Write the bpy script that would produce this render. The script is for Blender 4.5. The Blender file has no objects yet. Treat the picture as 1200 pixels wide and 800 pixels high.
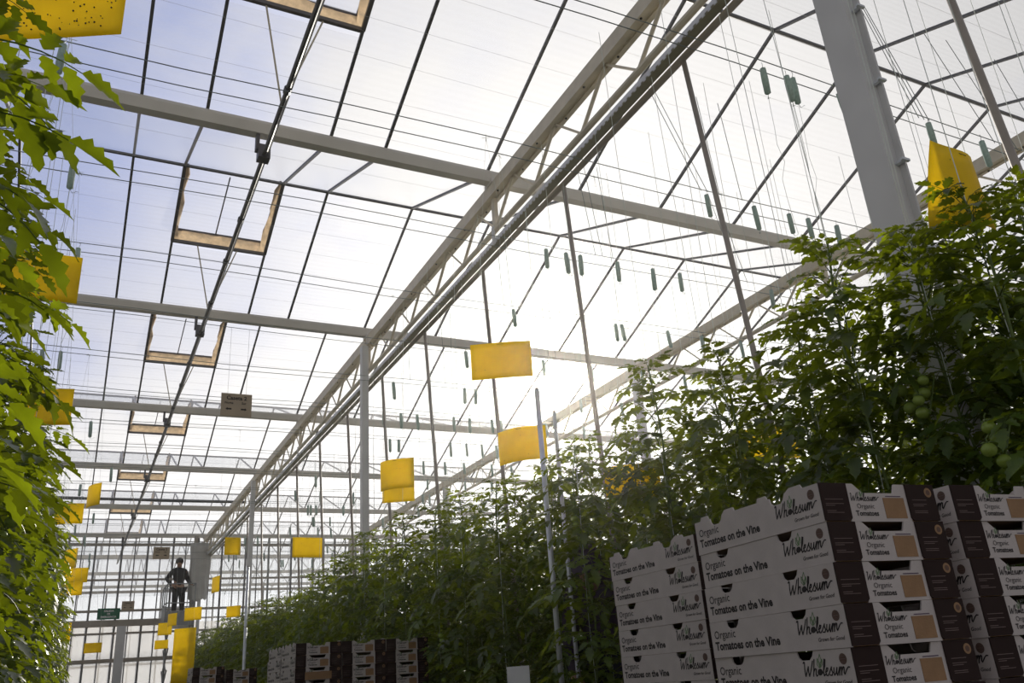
import bpy, math, random
from mathutils import Vector, Matrix, Quaternion
PI = math.pi
C = bpy.context.scene.collection
HC = 0.745                      # eye height of the photographer above the floor

# ------------------------------------------------------------------ camera
def look(yaw, pitch, roll):
    cy, sy, cp, sp = math.cos(yaw), math.sin(yaw), math.cos(pitch), math.sin(pitch)
    f = Vector((sy*cp, cy*cp, sp)); r = Vector((cy, -sy, 0)); u = r.cross(f)
    c, s = math.cos(roll), math.sin(roll)
    r2 = c*r + s*u; u2 = -s*r + c*u
    m = Matrix((r2, u2, -f)).transposed().to_4x4()
    return m
cam_data = bpy.data.cameras.new('camera'); cam = bpy.data.objects.new('camera', cam_data); C.objects.link(cam)
m = look(0.487953265, 0.383467462, -0.0751042295); m.translation = (0, 0, HC)
cam.matrix_world = m
cam_data.sensor_width = 36; cam_data.lens = 971.08/1200*36; cam_data.clip_start = 0.02; cam_data.clip_end = 500
bpy.context.scene.camera = cam

# ------------------------------------------------------------------ sky, sun, exposure
GAP = (-.06, .86, .50)
SUN = Vector((0.487, 0.806, 0.336)).normalized()
w = bpy.data.worlds.new('sky'); bpy.context.scene.world = w; w.use_nodes = True
nt = w.node_tree; N = nt.nodes; Lk = nt.links; N.clear()
def nd(t, **kw):
    n = N.new(t)
    for k, v in kw.items(): setattr(n, k, v)
    return n
def mth(op, a, b=None, clamp=False):
    n = nd('ShaderNodeMath', operation=op, use_clamp=clamp)
    for i, v in enumerate((a, b)):
        if v is None: continue
        if hasattr(v, 'links') or hasattr(v, 'is_linked'): Lk.new(v, n.inputs[i])
        else: n.inputs[i].default_value = v
    return n.outputs[0]
tc = nd('ShaderNodeTexCoord')
dot = nd('ShaderNodeVectorMath', operation='DOT_PRODUCT'); Lk.new(tc.outputs['Generated'], dot.inputs[0]); dot.inputs[1].default_value = SUN
ang = mth('ARCCOSINE', mth('MINIMUM', dot.outputs['Value'], 1.0))
no = nd('ShaderNodeTexNoise'); no.inputs['Scale'].default_value = 2.3; no.inputs['Detail'].default_value = 5; no.inputs['Roughness'].default_value = .55
mp = nd('ShaderNodeMapping'); mp.inputs['Scale'].default_value = (1, 1, 1.6); mp.inputs['Location'].default_value = (3.1, .4, 1.2)
Lk.new(tc.outputs['Generated'], mp.inputs[0]); Lk.new(mp.outputs[0], no.inputs[0])
# cloud cover: thick and white around the sun, thinning to blue away from it
cl = nd('ShaderNodeMapRange', clamp=True); cl.inputs['From Min'].default_value = .90; cl.inputs['From Max'].default_value = .40; cl.inputs['To Min'].default_value = .62
Lk.new(ang, cl.inputs['Value'])
cov = mth('ADD', cl.outputs[0], mth('MULTIPLY', mth('SUBTRACT', no.outputs[0], .5), 1.7), clamp=True)
gap = nd('ShaderNodeVectorMath', operation='DOT_PRODUCT'); Lk.new(tc.outputs['Generated'], gap.inputs[0]); gap.inputs[1].default_value = Vector(GAP).normalized()
ga = mth('ADD', mth('ARCCOSINE', mth('MINIMUM', gap.outputs['Value'], 1.0)), mth('MULTIPLY', mth('SUBTRACT', no.outputs[0], .5), .5))
gp = nd('ShaderNodeMapRange', clamp=True, interpolation_type='SMOOTHSTEP'); gp.inputs['From Min'].default_value = .05; gp.inputs['From Max'].default_value = .36; gp.inputs['To Min'].default_value = .85; gp.inputs['To Max'].default_value = 0
Lk.new(ga, gp.inputs['Value'])
cov = mth('SUBTRACT', cov, gp.outputs[0], clamp=True)
# low down the sky whitens towards the horizon all the way round
sz = nd('ShaderNodeSeparateXYZ'); Lk.new(tc.outputs['Generated'], sz.inputs[0])
hzn = nd('ShaderNodeMapRange', clamp=True, interpolation_type='SMOOTHSTEP'); hzn.inputs['From Min'].default_value = .42; hzn.inputs['From Max'].default_value = .12; Lk.new(sz.outputs['Z'], hzn.inputs['Value'])
cov = mth('ADD', cov, mth('MULTIPLY', hzn.outputs[0], .7), clamp=True)
mixc = nd('ShaderNodeMix', data_type='RGBA'); Lk.new(cov, mixc.inputs['Factor'])
mixc.inputs['A'].default_value = (.46, .55, .92, 1); mixc.inputs['B'].default_value = (1.0, .98, .975, 1)
# the backlit cloud deck is brightest towards the sun and dims steadily away from it
dim = nd('ShaderNodeMapRange', clamp=True, interpolation_type='SMOOTHSTEP'); dim.inputs['From Min'].default_value = .15; dim.inputs['From Max'].default_value = 1.25; dim.inputs['To Min'].default_value = .86; dim.inputs['To Max'].default_value = .30
Lk.new(ang, dim.inputs['Value'])
dimh = mth('MULTIPLY', dim.outputs[0], mth('ADD', mth('MULTIPLY', hzn.outputs[0], .45), 1.0))
dimc = nd('ShaderNodeMix', data_type='RGBA', blend_type='MULTIPLY'); dimc.inputs['Factor'].default_value = 1
Lk.new(mixc.outputs['Result'], dimc.inputs['A']); dv = nd('ShaderNodeCombineColor'); [Lk.new(dimh, dv.inputs[i]) for i in range(3)]; Lk.new(dv.outputs[0], dimc.inputs['B'])
halo = mth('ADD', mth('MULTIPLY', mth('EXPONENT', mth('DIVIDE', ang, -.030)), 9.0), mth('MULTIPLY', mth('EXPONENT', mth('DIVIDE', ang, -.20)), 1.0))
halo_c = nd('ShaderNodeMix', data_type='RGBA', blend_type='MULTIPLY'); halo_c.inputs['Factor'].default_value = 1
hv = nd('ShaderNodeCombineColor'); [Lk.new(halo, hv.inputs[i]) for i in range(3)]
Lk.new(hv.outputs[0], halo_c.inputs['A']); halo_c.inputs['B'].default_value = (1, .93, .80, 1)
add = nd('ShaderNodeMix', data_type='RGBA', blend_type='ADD'); add.inputs['Factor'].default_value = 1
Lk.new(dimc.outputs['Result'], add.inputs['A']); Lk.new(halo_c.outputs['Result'], add.inputs['B'])
sep = nd('ShaderNodeSeparateXYZ'); Lk.new(tc.outputs['Generated'], sep.inputs[0])
gr = nd('ShaderNodeMapRange', clamp=True); gr.inputs['From Min'].default_value = -.03; gr.inputs['From Max'].default_value = .01
Lk.new(sep.outputs['Z'], gr.inputs['Value'])
gm = nd('ShaderNodeMix', data_type='RGBA'); Lk.new(gr.outputs[0], gm.inputs['Factor'])
gm.inputs['A'].default_value = (.22, .21, .17, 1); Lk.new(add.outputs['Result'], gm.inputs['B'])
bg = nd('ShaderNodeBackground'); Lk.new(gm.outputs['Result'], bg.inputs['Color']); bg.inputs['Strength'].default_value = 1.0
out = nd('ShaderNodeOutputWorld'); Lk.new(bg.outputs[0], out.inputs[0])
sl = bpy.data.lights.new('sun', 'SUN'); sl.energy = 3.6; sl.angle = .03; sl.color = (1, .92, .78)
so = bpy.data.objects.new('sun', sl); C.objects.link(so); so.rotation_euler = (-SUN).to_track_quat('-Z', 'Y').to_euler()
so.location = SUN*40
vs = bpy.context.scene.view_settings
vs.view_transform = 'Standard'; vs.look = 'None'; vs.exposure = 0.17; vs.gamma = 1.0; vs.use_curve_mapping = False
cy = bpy.context.scene.cycles
cy.transparent_max_bounces = 32; cy.max_bounces = 8; cy.diffuse_bounces = 4; cy.transmission_bounces = 6; cy.sample_clamp_indirect = 4

# ------------------------------------------------------------------ materials
def mat(name, col, rough=.6, metal=0, var=.12, scale=6, transl=0, transl_col=None, bump=0, rnd=0, spec=.5, bscale=None):
    m_ = bpy.data.materials.new(name); m_.use_nodes = True
    t = m_.node_tree; n = t.nodes; l = t.links; b = n['Principled BSDF']
    b.inputs['Roughness'].default_value = rough; b.inputs['Metallic'].default_value = metal
    b.inputs['Specular IOR Level'].default_value = spec
    co = n.new('ShaderNodeTexCoord'); nz = n.new('ShaderNodeTexNoise'); nz.inputs['Scale'].default_value = scale; nz.inputs['Detail'].default_value = 4
    l.new(co.outputs['Object'], nz.inputs['Vector'])
    mr = n.new('ShaderNodeMapRange'); mr.inputs['To Min'].default_value = 1-var; mr.inputs['To Max'].default_value = 1+var; mr.inputs['From Min'].default_value = .25; mr.inputs['From Max'].default_value = .75
    l.new(nz.outputs[0], mr.inputs['Value'])
    val = mr.outputs[0]
    if rnd:
        oi = n.new('ShaderNodeObjectInfo'); mr2 = n.new('ShaderNodeMapRange'); mr2.inputs['To Min'].default_value = 1-rnd; mr2.inputs['To Max'].default_value = 1+rnd
        l.new(oi.outputs['Random'], mr2.inputs['Value'])
        mu = n.new('ShaderNodeMath'); mu.operation = 'MULTIPLY'; l.new(val, mu.inputs[0]); l.new(mr2.outputs[0], mu.inputs[1]); val = mu.outputs[0]
    hs = n.new('ShaderNodeHueSaturation'); hs.inputs['Color'].default_value = (*col, 1); l.new(val, hs.inputs['Value'])
    l.new(hs.outputs[0], b.inputs['Base Color'])
    if bump:
        bp = n.new('ShaderNodeBump'); bp.inputs['Strength'].default_value = bump; bp.inputs['Distance'].default_value = .01
        nb = n.new('ShaderNodeTexNoise'); nb.inputs['Scale'].default_value = bscale or scale*6; l.new(co.outputs['Object'], nb.inputs['Vector'])
        l.new(nb.outputs[0], bp.inputs['Height']); l.new(bp.outputs[0], b.inputs['Normal'])
    if transl:
        tr = n.new('ShaderNodeBsdfTranslucent'); mx = n.new('ShaderNodeMixShader'); mx.inputs[0].default_value = transl
        if transl_col:
            h2 = n.new('ShaderNodeHueSaturation'); h2.inputs['Color'].default_value = (*transl_col, 1); l.new(val, h2.inputs['Value']); l.new(h2.outputs[0], tr.inputs['Color'])
        else: l.new(hs.outputs[0], tr.inputs['Color'])
        l.new(b.outputs[0], mx.inputs[1]); l.new(tr.outputs[0], mx.inputs[2])
        l.new(mx.outputs[0], n['Material Output'].inputs['Surface'])
    return m_
def pane_mat(name, clear, col, lines):
    # thin light-diffusing glazing: mostly clear, part milky, mirror-like at a grazing angle
    m_ = bpy.data.materials.new(name); m_.use_nodes = True
    t = m_.node_tree; n = t.nodes; l = t.links; n.remove(n['Principled BSDF'])
    tp = n.new('ShaderNodeBsdfTransparent'); tp.inputs[0].default_value = (.96, .97, .98, 1)
    tl = n.new('ShaderNodeBsdfTranslucent'); tl.inputs[0].default_value = (*col, 1)
    df = n.new('ShaderNodeBsdfDiffuse'); df.inputs[0].default_value = (*col, 1)
    gl = n.new('ShaderNodeBsdfGlossy'); gl.inputs['Roughness'].default_value = .28
    milk = n.new('ShaderNodeMixShader'); milk.inputs[0].default_value = .45; l.new(tl.outputs[0], milk.inputs[1]); l.new(df.outputs[0], milk.inputs[2])
    co = n.new('ShaderNodeTexCoord'); wv = n.new('ShaderNodeTexWave'); wv.bands_direction = 'Y'; wv.inputs['Scale'].default_value = 5.2; wv.inputs['Distortion'].default_value = .3
    l.new(co.outputs['Object'], wv.inputs[0])
    nz = n.new('ShaderNodeTexNoise'); nz.inputs['Scale'].default_value = 1.3; nz.inputs['Detail'].default_value = 6; l.new(co.outputs['Object'], nz.inputs[0])
    a = n.new('ShaderNodeMath'); a.operation = 'MULTIPLY'; a.inputs[1].default_value = lines; l.new(wv.outputs['Fac'], a.inputs[0])
    b2 = n.new('ShaderNodeMath'); b2.operation = 'MULTIPLY'; b2.inputs[1].default_value = .10; l.new(nz.outputs[0], b2.inputs[0])
    c = n.new('ShaderNodeMath'); c.operation = 'ADD'; l.new(a.outputs[0], c.inputs[0]); l.new(b2.outputs[0], c.inputs[1])
    d = n.new('ShaderNodeMath'); d.operation = 'ADD'; d.inputs[1].default_value = 1-clear-.05; l.new(c.outputs[0], d.inputs[0])
    mx = n.new('ShaderNodeMixShader'); l.new(d.outputs[0], mx.inputs[0]); l.new(tp.outputs[0], mx.inputs[1]); l.new(milk.outputs[0], mx.inputs[2])
    # Schlick reflectance of the thin sheet, the same from both sides
    ge = n.new('ShaderNodeNewGeometry'); dp = n.new('ShaderNodeVectorMath'); dp.operation = 'DOT_PRODUCT'; l.new(ge.outputs['Normal'], dp.inputs[0]); l.new(ge.outputs['Incoming'], dp.inputs[1])
    ab = n.new('ShaderNodeMath'); ab.operation = 'ABSOLUTE'; l.new(dp.outputs['Value'], ab.inputs[0])
    om = n.new('ShaderNodeMath'); om.operation = 'SUBTRACT'; om.inputs[0].default_value = 1; l.new(ab.outputs[0], om.inputs[1])
    pw = n.new('ShaderNodeMath'); pw.operation = 'POWER'; pw.inputs[1].default_value = 5; l.new(om.outputs[0], pw.inputs[0])
    fr = n.new('ShaderNodeMath'); fr.operation = 'MULTIPLY_ADD'; fr.inputs[1].default_value = .30; fr.inputs[2].default_value = .02; l.new(pw.outputs[0], fr.inputs[0])
    m2 = n.new('ShaderNodeMixShader'); l.new(fr.outputs[0], m2.inputs[0]); l.new(mx.outputs[0], m2.inputs[1]); l.new(gl.outputs[0], m2.inputs[2])
    l.new(m2.outputs[0], n['Material Output'].inputs['Surface'])
    return m_
M = dict(
 bar=mat('glazing bar aluminium', (.20, .20, .21), .45, .5, .1),
 gutter=mat('gutter aluminium', (.78, .75, .71), .4, .15, .08, 3),
 truss=mat('galvanised truss steel', (.70, .64, .53), .5, .1, .12, 9),
 rail=mat('zinc rail', (.30, .28, .20), .55, .2, .12, 12),
 edge=mat('perforated strip zinc', (.70, .71, .76), .4, .3, .1, 20),
 pipe=mat('painted pipe', (.36, .32, .28), .45, .2, .1, 8),
 rod=mat('drive tube steel', (.13, .13, .14), .4, .6, .1, 8),
 column=mat('white lacquered column', (.64, .64, .65), .45, .1, .06, 5),
 post=mat('galvanised post', (.66, .69, .73), .42, .45, .15, 14),
 bolt=mat('dark bolt', (.05, .05, .05), .5, .5),
 wire=mat('steel wire', (.24, .27, .27), .5, .4),
 thin=mat('nylon wire', (.60, .60, .61), .6),
 spool=mat('green grey twine on spool', (.46, .56, .53), .8, 0, .2, 60, .4),
 twine=mat('white twine', (.72, .78, .74), .7),
 net=mat('tan insect net', (.58, .44, .30), .85, 0, .35, 12, .35, (.80, .62, .42)),
 frame=mat('vent frame', (.17, .16, .16), .5, .4),
 card=mat('yellow sticky card', (.95, .69, .008), .4, 0, .06, 14, .55, (1.0, .82, .012), rnd=.04),
 insect=mat('trapped insect', (.02, .02, .02), .7),
 carton=mat('white carton', (.54, .485, .46), .8, 0, .07, 22, bump=.05),
 brown=mat('dark brown print on carton', (.030, .017, .015), .8, 0, .10, 12, spec=.15),
 kraft=mat('bare kraft board', (.31, .18, .09), .85, 0, .12, 30, bump=.1),
 ink=mat('dark brown ink', (.022, .016, .016), .7),
 inkfaint=mat('faint tan ink', (.16, .11, .10), .7),
 purple=mat('purple ink', (.08, .045, .09), .7),
 green=mat('leaf green ink', (.12, .22, .09), .7),
 badge=mat('brown seal', (.12, .065, .045), .7),
 wood=mat('pallet wood', (.42, .30, .18), .8, 0, .2, 9, bump=.3),
 signboard=mat('beige signboard', (.42, .335, .24), .6),
 signgreen=mat('green signboard', (.005, .13, .065), .4),
 white=mat('white paint', (.80, .80, .79), .5),
 leaf=mat('tomato leaf', (.040, .078, .012), .36, 0, .35, 14, .38, (.30, .37, .007), rnd=.40, spec=.6),
 stem=mat('tomato stem', (.14, .20, .05), .6, 0, .2, 30, .1),
 fruit=mat('green tomato', (.26, .36, .06), .25, 0, .12, 12, .15),
 floor=mat('concrete path', (.26, .25, .235), .8, 0, .15, 2, bump=.1),
 cover=mat('white ground cover', (.22, .21, .19), .8, 0, .1, 3),
 milk=mat('grey plastic sheeting', (.55, .54, .52), .35, 0, .15, 5, .3),
 dark=mat('dark clothing', (.028, .028, .032), .85, 0, .2, 8),
 violet=mat('dusky violet hood cloth', (.075, .055, .085), .85, 0, .2, 9),
 skin=mat('skin', (.42, .25, .17), .55, 0, .06, 5),
 hair=mat('black hair', (.015, .012, .01), .5),
 jeans=mat('dark work trousers', (.03, .034, .045), .85, 0, .2, 9),
 steel=mat('lift grey steel', (.24, .25, .26), .5, .3),
)
M['glass'] = pane_mat('diffusing roof glass', .88, (.92, .89, .86), .03)
M['milkpane'] = pane_mat('milky wall sheet', .55, (.93, .90, .87), .03)
M['wallglass'] = pane_mat('wall glass', .93, (.92, .92, .92), .0)

# ------------------------------------------------------------------ mesh helpers
class MB:
    def __init__(s): s.v = []; s.f = []; s.m = []; s.cur = 0
    def add(s, vs, fs):
        o = len(s.v); s.v += [tuple(v) for v in vs]; s.f += [tuple(i+o for i in f) for f in fs]; s.m += [s.cur]*len(fs); return s
    def box(s, x0, x1, y0, y1, z0, z1, mx=None):
        vs = [Vector((x, y, z)) for x in (x0, x1) for y in (y0, y1) for z in (z0, z1)]
        if mx is not None: vs = [mx @ v for v in vs]
        return s.add(vs, [(0, 1, 3, 2), (4, 6, 7, 5), (0, 4, 5, 1), (2, 3, 7, 6), (0, 2, 6, 4), (1, 5, 7, 3)])
    def path(s, pts, r, n=6, cap=True):
        pts = [Vector(p) for p in pts]; rings = []; fs = []; vs = []
        prev = None
        for i, p in enumerate(pts):
            d = (pts[min(i+1, len(pts)-1)] - pts[max(i-1, 0)]).normalized()
            if prev is None:
                a = Vector((0, 0, 1)) if abs(d.z) < .9 else Vector((1, 0, 0)); e1 = d.cross(a).normalized()
            else: e1 = (prev - d*prev.dot(d)).normalized()
            prev = e1; e2 = d.cross(e1); rr = r[i] if isinstance(r, (list, tuple)) else r
            for k in range(n):
                t = 2*PI*k/n + PI/n; vs.append(p + rr*(math.cos(t)*e1 + math.sin(t)*e2))
        for i in range(len(pts)-1):
            for k in range(n):
                k2 = (k+1) % n; fs.append((i*n+k, i*n+k2, (i+1)*n+k2, (i+1)*n+k))
        if cap: fs += [tuple(range(n-1, -1, -1)), tuple(range((len(pts)-1)*n, len(pts)*n))]
        return s.add(vs, fs)
    def tube(s, a, b, r, n=6): return s.path([a, b], r, n)
    def prism(s, poly, axis, a, b, mx=None):
        # poly of (u, v) swept along axis from a to b: axis 'x' -> (w,u,v), 'y' -> (u,w,v)
        n = len(poly)
        mk = (lambda u, v, t: Vector((t, u, v))) if axis == 'x' else (lambda u, v, t: Vector((u, t, v))) if axis == 'y' else (lambda u, v, t: Vector((u, v, t)))
        vs = [mk(u, v, a) for u, v in poly] + [mk(u, v, b) for u, v in poly]
        if mx is not None: vs = [mx @ v for v in vs]
        fs = [(i, (i+1) % n, n+(i+1) % n, n+i) for i in range(n)] + [tuple(range(n-1, -1, -1)), tuple(range(n, 2*n))]
        return s.add(vs, fs)
    def sphere(s, c, r, nu=10, nv=7, sc=(1, 1, 1)):
        vs = [Vector(c)+Vector((0, 0, -r*sc[2]))]; fs = []
        for j in range(1, nv):
            t = -PI/2+PI*j/nv
            for i in range(nu):
                a = 2*PI*i/nu; vs.append(Vector(c)+Vector((r*sc[0]*math.cos(t)*math.cos(a), r*sc[1]*math.cos(t)*math.sin(a), r*sc[2]*math.sin(t))))
        vs.append(Vector(c)+Vector((0, 0, r*sc[2])))
        for i in range(nu):
            fs.append((0, 1+(i+1) % nu, 1+i))
            for j in range(nv-2):
                fs.append((1+j*nu+i, 1+j*nu+(i+1) % nu, 1+(j+1)*nu+(i+1) % nu, 1+(j+1)*nu+i))
            fs.append((1+(nv-2)*nu+i, 1+(nv-2)*nu+(i+1) % nu, len(vs)-1))
        return s.add(vs, fs)
    def mesh(s, name, mats, smooth=False):
        me = bpy.data.meshes.new(name); me.from_pydata(s.v, [], s.f)
        for mm in (mats if isinstance(mats, (list, tuple)) else [mats]): me.materials.append(mm)
        me.polygons.foreach_set('material_index', s.m)
        if smooth: me.polygons.foreach_set('use_smooth', [True]*len(s.f))
        me.update(); return me
    def build(s, name, mats, parent=None, smooth=False, loc=None):
        return put(name, s.mesh(name, mats, smooth), parent, loc)
def put(name, me, parent=None, loc=None, rot=None, scale=None):
    o = bpy.data.objects.new(name, me); C.objects.link(o)
    if parent is not None: o.parent = parent
    if loc is not None: o.location = loc
    if rot is not None: o.rotation_euler = rot
    if scale is not None: o.scale = (scale,)*3 if isinstance(scale, (int, float)) else scale
    return o
def tag(o, label=None, cat=None, group=None, kind=None):
    if label: o['label'] = label
    if cat: o['category'] = cat
    if group: o['group'] = group
    if kind: o['kind'] = kind
    return o
def thing(name, loc, label=None, cat=None, group=None, rz=0, kind=None):
    o = put(name, None, None, loc, (0, 0, rz)); return tag(o, label, cat, group, kind)
def copy_tree(o, parent=None):
    c = o.copy(); C.objects.link(c)
    if parent is not None: c.parent = parent
    for ch in o.children: copy_tree(ch, c)
    return c
ORD = ['zeroth', 'first', 'second', 'third', 'fourth', 'fifth', 'sixth', 'seventh', 'eighth', 'ninth', 'tenth', 'eleventh', 'twelfth', 'thirteenth', 'fourteenth', 'fifteenth', 'sixteenth', 'seventeenth', 'eighteenth', 'nineteenth', 'twentieth']
def text_geo(body, size, bold=0.0, align='LEFT', shear=0, space=1.0):
    cu = bpy.data.curves.new('lettering', 'FONT'); cu.body = body; cu.size = size; cu.offset = bold; cu.align_x = align; cu.shear = shear
    cu.resolution_u = 2; cu.space_character = space
    o = bpy.data.objects.new('lettering', cu); C.objects.link(o)
    dg = bpy.context.evaluated_depsgraph_get(); me = bpy.data.meshes.new_from_object(o.evaluated_get(dg))
    vs = [v.co.copy() for v in me.vertices]; fs = [tuple(p.vertices) for p in me.polygons]
    bpy.data.objects.remove(o); bpy.data.curves.remove(cu); bpy.data.meshes.remove(me)
    return vs, fs
def ribbon(mb, pts, wd, fn):
    for a, b in zip(pts, pts[1:]):
        a = Vector(a); b = Vector(b); d = (b-a)
        if d.length < 1e-6: continue
        d = d.normalized(); nn = Vector((-d.y, d.x))*wd/2; e = d*wd*.3
        mb.add([fn(*(a-e+nn)), fn(*(a-e-nn)), fn(*(b+e-nn)), fn(*(b+e+nn))], [(0, 1, 2, 3)])
def disc(mb, cx, cyy, r, fn, n=14, sx=1):
    mb.add([fn(cx+r*sx*math.cos(2*PI*i/n), cyy+r*math.sin(2*PI*i/n)) for i in range(n)], [tuple(range(n))])

# ------------------------------------------------------------------ structure: floor, roof, walls
b = MB(); b.box(-.05, 2.45, -3, 40, -.06, 0); tag(b.build('floor', M['floor']), 'grey concrete path between the crop rows', kind='structure')
b = MB(); b.box(-9, -.05, -3, 40, -.08, -.02); b.box(2.45, 16, -3, 40, -.08, -.02); tag(b.build('floor', M['cover']), 'pale ground cover under the crop rows', kind='structure')
GZ, RZ = HC+4.5, HC+5.33
GY = [2.12+4.03*n for n in range(-1, 11)]          # gutters; index 1 is the first one off the top of the frame
XS = [-3.085, -2.05, -1.015, .02, .525, 1.57, 2.075, 3.11, 4.145, 5.16, 6.175, 7.21, 8.245, 9.28, 10.31, 11.35, 12.38]
X0, X1 = XS[0], XS[-1]
bar_up = MB().tube((0, 0, GZ+.04), (0, 2.015, RZ), .018, 4).mesh('glazing_bar', M['bar'])
bar_dn = MB().tube((0, 0, RZ), (0, 2.015, GZ+.04), .018, 4).mesh('glazing_bar', M['bar'])
pane_meshes = {}
def pane(wd, up, cut=None):
    k = (round(wd, 3), up, cut)
    if k not in pane_meshes:
        z0, z1 = (GZ+.055, RZ+.015) if up else (RZ+.015, GZ+.055)
        s0 = cut or 0
        pane_meshes[k] = MB().add([(0, 2.015*s0, z0+(z1-z0)*s0), (wd, 2.015*s0, z0+(z1-z0)*s0), (wd, 2.015, z1), (0, 2.015, z1)], [(0, 1, 2, 3)]).mesh('pane', M['glass'])
    return pane_meshes[k]
ridge_me = MB().tube((X0, 0, RZ), (X1, 0, RZ), .02, 6).mesh('ridge_bar', M['bar'])
for i, gy in enumerate(GY[:-1]):
    roof = thing('ceiling', (0, gy, 0), 'pitched glass roof bay over the crop', kind='structure')
    put('ridge_bar', ridge_me, roof, (0, 2.015, 0))
    for k, x in enumerate(XS):
        put('glazing_bar', bar_up, roof, (x, 0, 0)); put('glazing_bar', bar_dn, roof, (x, 2.015, 0))
        if k < len(XS)-1:
            wd = XS[k+1]-x
            put('pane', pane(wd, True), roof, (x, 0, 0))
            put('pane', pane(wd, False, .53 if k == 4 else None), roof, (x, 2.015, 0))
# roof vents, hinged at the ridge and propped open
vent_n = 0
def make_vent():
    v = thing('window_1', (0, 0, 0), 'propped roof vent', kind='structure')
    L = 1.07; tilt = math.atan2(RZ-GZ-.04, 2.015)
    base = Matrix.Rotation(-tilt, 4, 'X'); x0, x1 = .525, 1.57
    def P(x, s, h): return base @ Vector((x, s, h))
    b = MB()
    for a, c in [((x0, 0, 0), (x0, L, 0)), ((x1, 0, 0), (x1, L, 0)), ((x0, L, 0), (x1, L, 0))]: b.tube(P(*a), P(*c), .024, 4)
    b.build('vent_frame', M['frame'], v)
    th = math.radians(9); top = lambda x, s: P(x, s*math.cos(th), .03+s*math.sin(th))
    b = MB()
    for a, c in [((x0+.03, L), (x1-.03, L)), ((x0+.03, 0), (x0+.03, L)), ((x1-.03, 0), (x1-.03, L))]: b.tube(top(*a), top(*c), .018, 4)
    b.build('sash', M['frame'], v)
    MB().add([top(x0, 0), top(x1, 0), top(x1, L), top(x0, L)], [(0, 1, 2, 3)]).build('pane', M['glass'], v)
    # pleated net closing the three open sides
    b = MB(); rr = random.Random(4)
    edge = [((x0, L*t/8), 0) for t in range(9)] + [((x0+(x1-x0)*t/10, L), 1) for t in range(1, 10)] + [((x1, L-L*t/8), 2) for t in range(9)]
    cols = []
    for (x, s), side in edge:
        col = []
        for q in range(4):
            t = q/3; p = P(x, s, .0).lerp(top(x, s), t)
            bulge = .07*math.sin(PI*t)*rr.uniform(.5, 1.2)
            p += Vector((bulge if side == 0 else -bulge if side == 2 else 0, -bulge if side == 1 else 0, 0))
            col.append(p)
        cols.append(col)
    vs = [p for c_ in cols for p in c_]; n = 4
    b.add(vs, [(i*n+q, i*n+q+1, (i+1)*n+q+1, (i+1)*n+q) for i in range(len(cols)-1) for q in range(3)])
    b.build('insect_net', M['net'], v, True)
    b = MB()
    mid = Vector((1.0, L+.20, 4.24+HC-RZ))
    b.tube(P(.80, L, 0), mid, .008, 5); b.tube(P(1.25, L, 0), mid, .008, 5)
    b.build('push_rod', M['truss'], v)
    b = MB().tube(P(1.0, .05, .0), top(1.0, L), .008, 5); b.build('stay', M['rod'], v)
    return v
v0 = make_vent()
for i in range(1, 8):
    v = v0 if i == 1 else copy_tree(v0)
    v.name = 'window_%d' % i; v.location = (0, GY[i]+2.015, RZ)
    v['label'] = 'roof vent propped open with tan insect net, %s from the camera' % ORD[i]
# partition wall where the main truss ends, and the end wall beyond
def glass_wall(name, y, x0, x1, pitch, girts, ztop, mull_r, label, split=None):
    wl = thing(name, (0, y, 0), label, kind='structure')
    n = int(round((x1-x0)/pitch)); mu = MB().box(-mull_r, mull_r, -.03, .03, 0, ztop).mesh('mullion', M['bar']); mu2 = MB().box(-mull_r*.55, mull_r*.55, -.02, .02, 0, ztop).mesh('mullion', M['bar'])
    for k in range(n+1): put('mullion', mu if k % 2 == 0 else mu2, wl, (x0+k*pitch, 0, 0))
    zs = [0]+[g[0] for g in girts]+[ztop]
    for z, h in girts: MB().box(x0, x1, -.05, .03, z-h/2, z+h/2).build('girt', M['pipe'], wl)
    for k in range(0, n, 2):
        xa, xb = x0+k*pitch, x0+min(k+2, n)*pitch
        zz = split or ztop
        MB().box(xa, xb, -.004, .004, 0, zz).build('pane', M['milkpane' if split else 'wallglass'], wl)
        if split: MB().box(xa, xb, -.004, .004, zz, ztop).build('pane', M['wallglass'], wl)
    return wl
wb = glass_wall('wall_back', 26.36, -3.1, 12.2, .34, [(HC+1.16, .10), (HC+1.86, .05), (HC+2.45, .06), (HC+3.28, .05), (HC+4.25, .07)], GZ-.05, .026, 'glazed partition wall with dark mullions at path end', HC+2.1)
glass_wall('wall_far', 38.4, -3.1, 12.3, 1.03, [(HC+1.5, .08), (HC+3.2, .06), (HC+4.3, .1)], GZ-.05, .03, 'far glazed end wall behind the partition')
b = MB(); b.box(-3.1, 2.35, -.16, -.05, HC+2.03, HC+2.19); b.build('door_track', M['pipe'], wb)
dr = thing('door_1', (1.16, 26.2, 0), 'sliding door with broad grey centre stile below the dark track', kind='structure')
MB().box(-.115, .115, -.05, .05, 0, HC+2.03).build('door_stile', M['column'], dr)

# thin scattering volume added to imitate lens bloom around the sun
hm = bpy.data.materials.new('bloom haze'); hm.use_nodes = True; t_ = hm.node_tree; t_.nodes.remove(t_.nodes['Principled BSDF'])
vsn = t_.nodes.new('ShaderNodeVolumeScatter'); vsn.inputs['Density'].default_value = .0012; vsn.inputs['Anisotropy'].default_value = .905; vsn.inputs['Color'].default_value = (1, .97, .93, 1)
t_.links.new(vsn.outputs[0], t_.nodes['Material Output'].inputs['Volume'])
hz = tag(MB().box(-9.5, 16.5, -3.5, 40.5, -.15, 6.6).build('haze', hm), 'thin haze volume added to imitate glare around the sun', 'haze', None, 'stuff')
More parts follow.
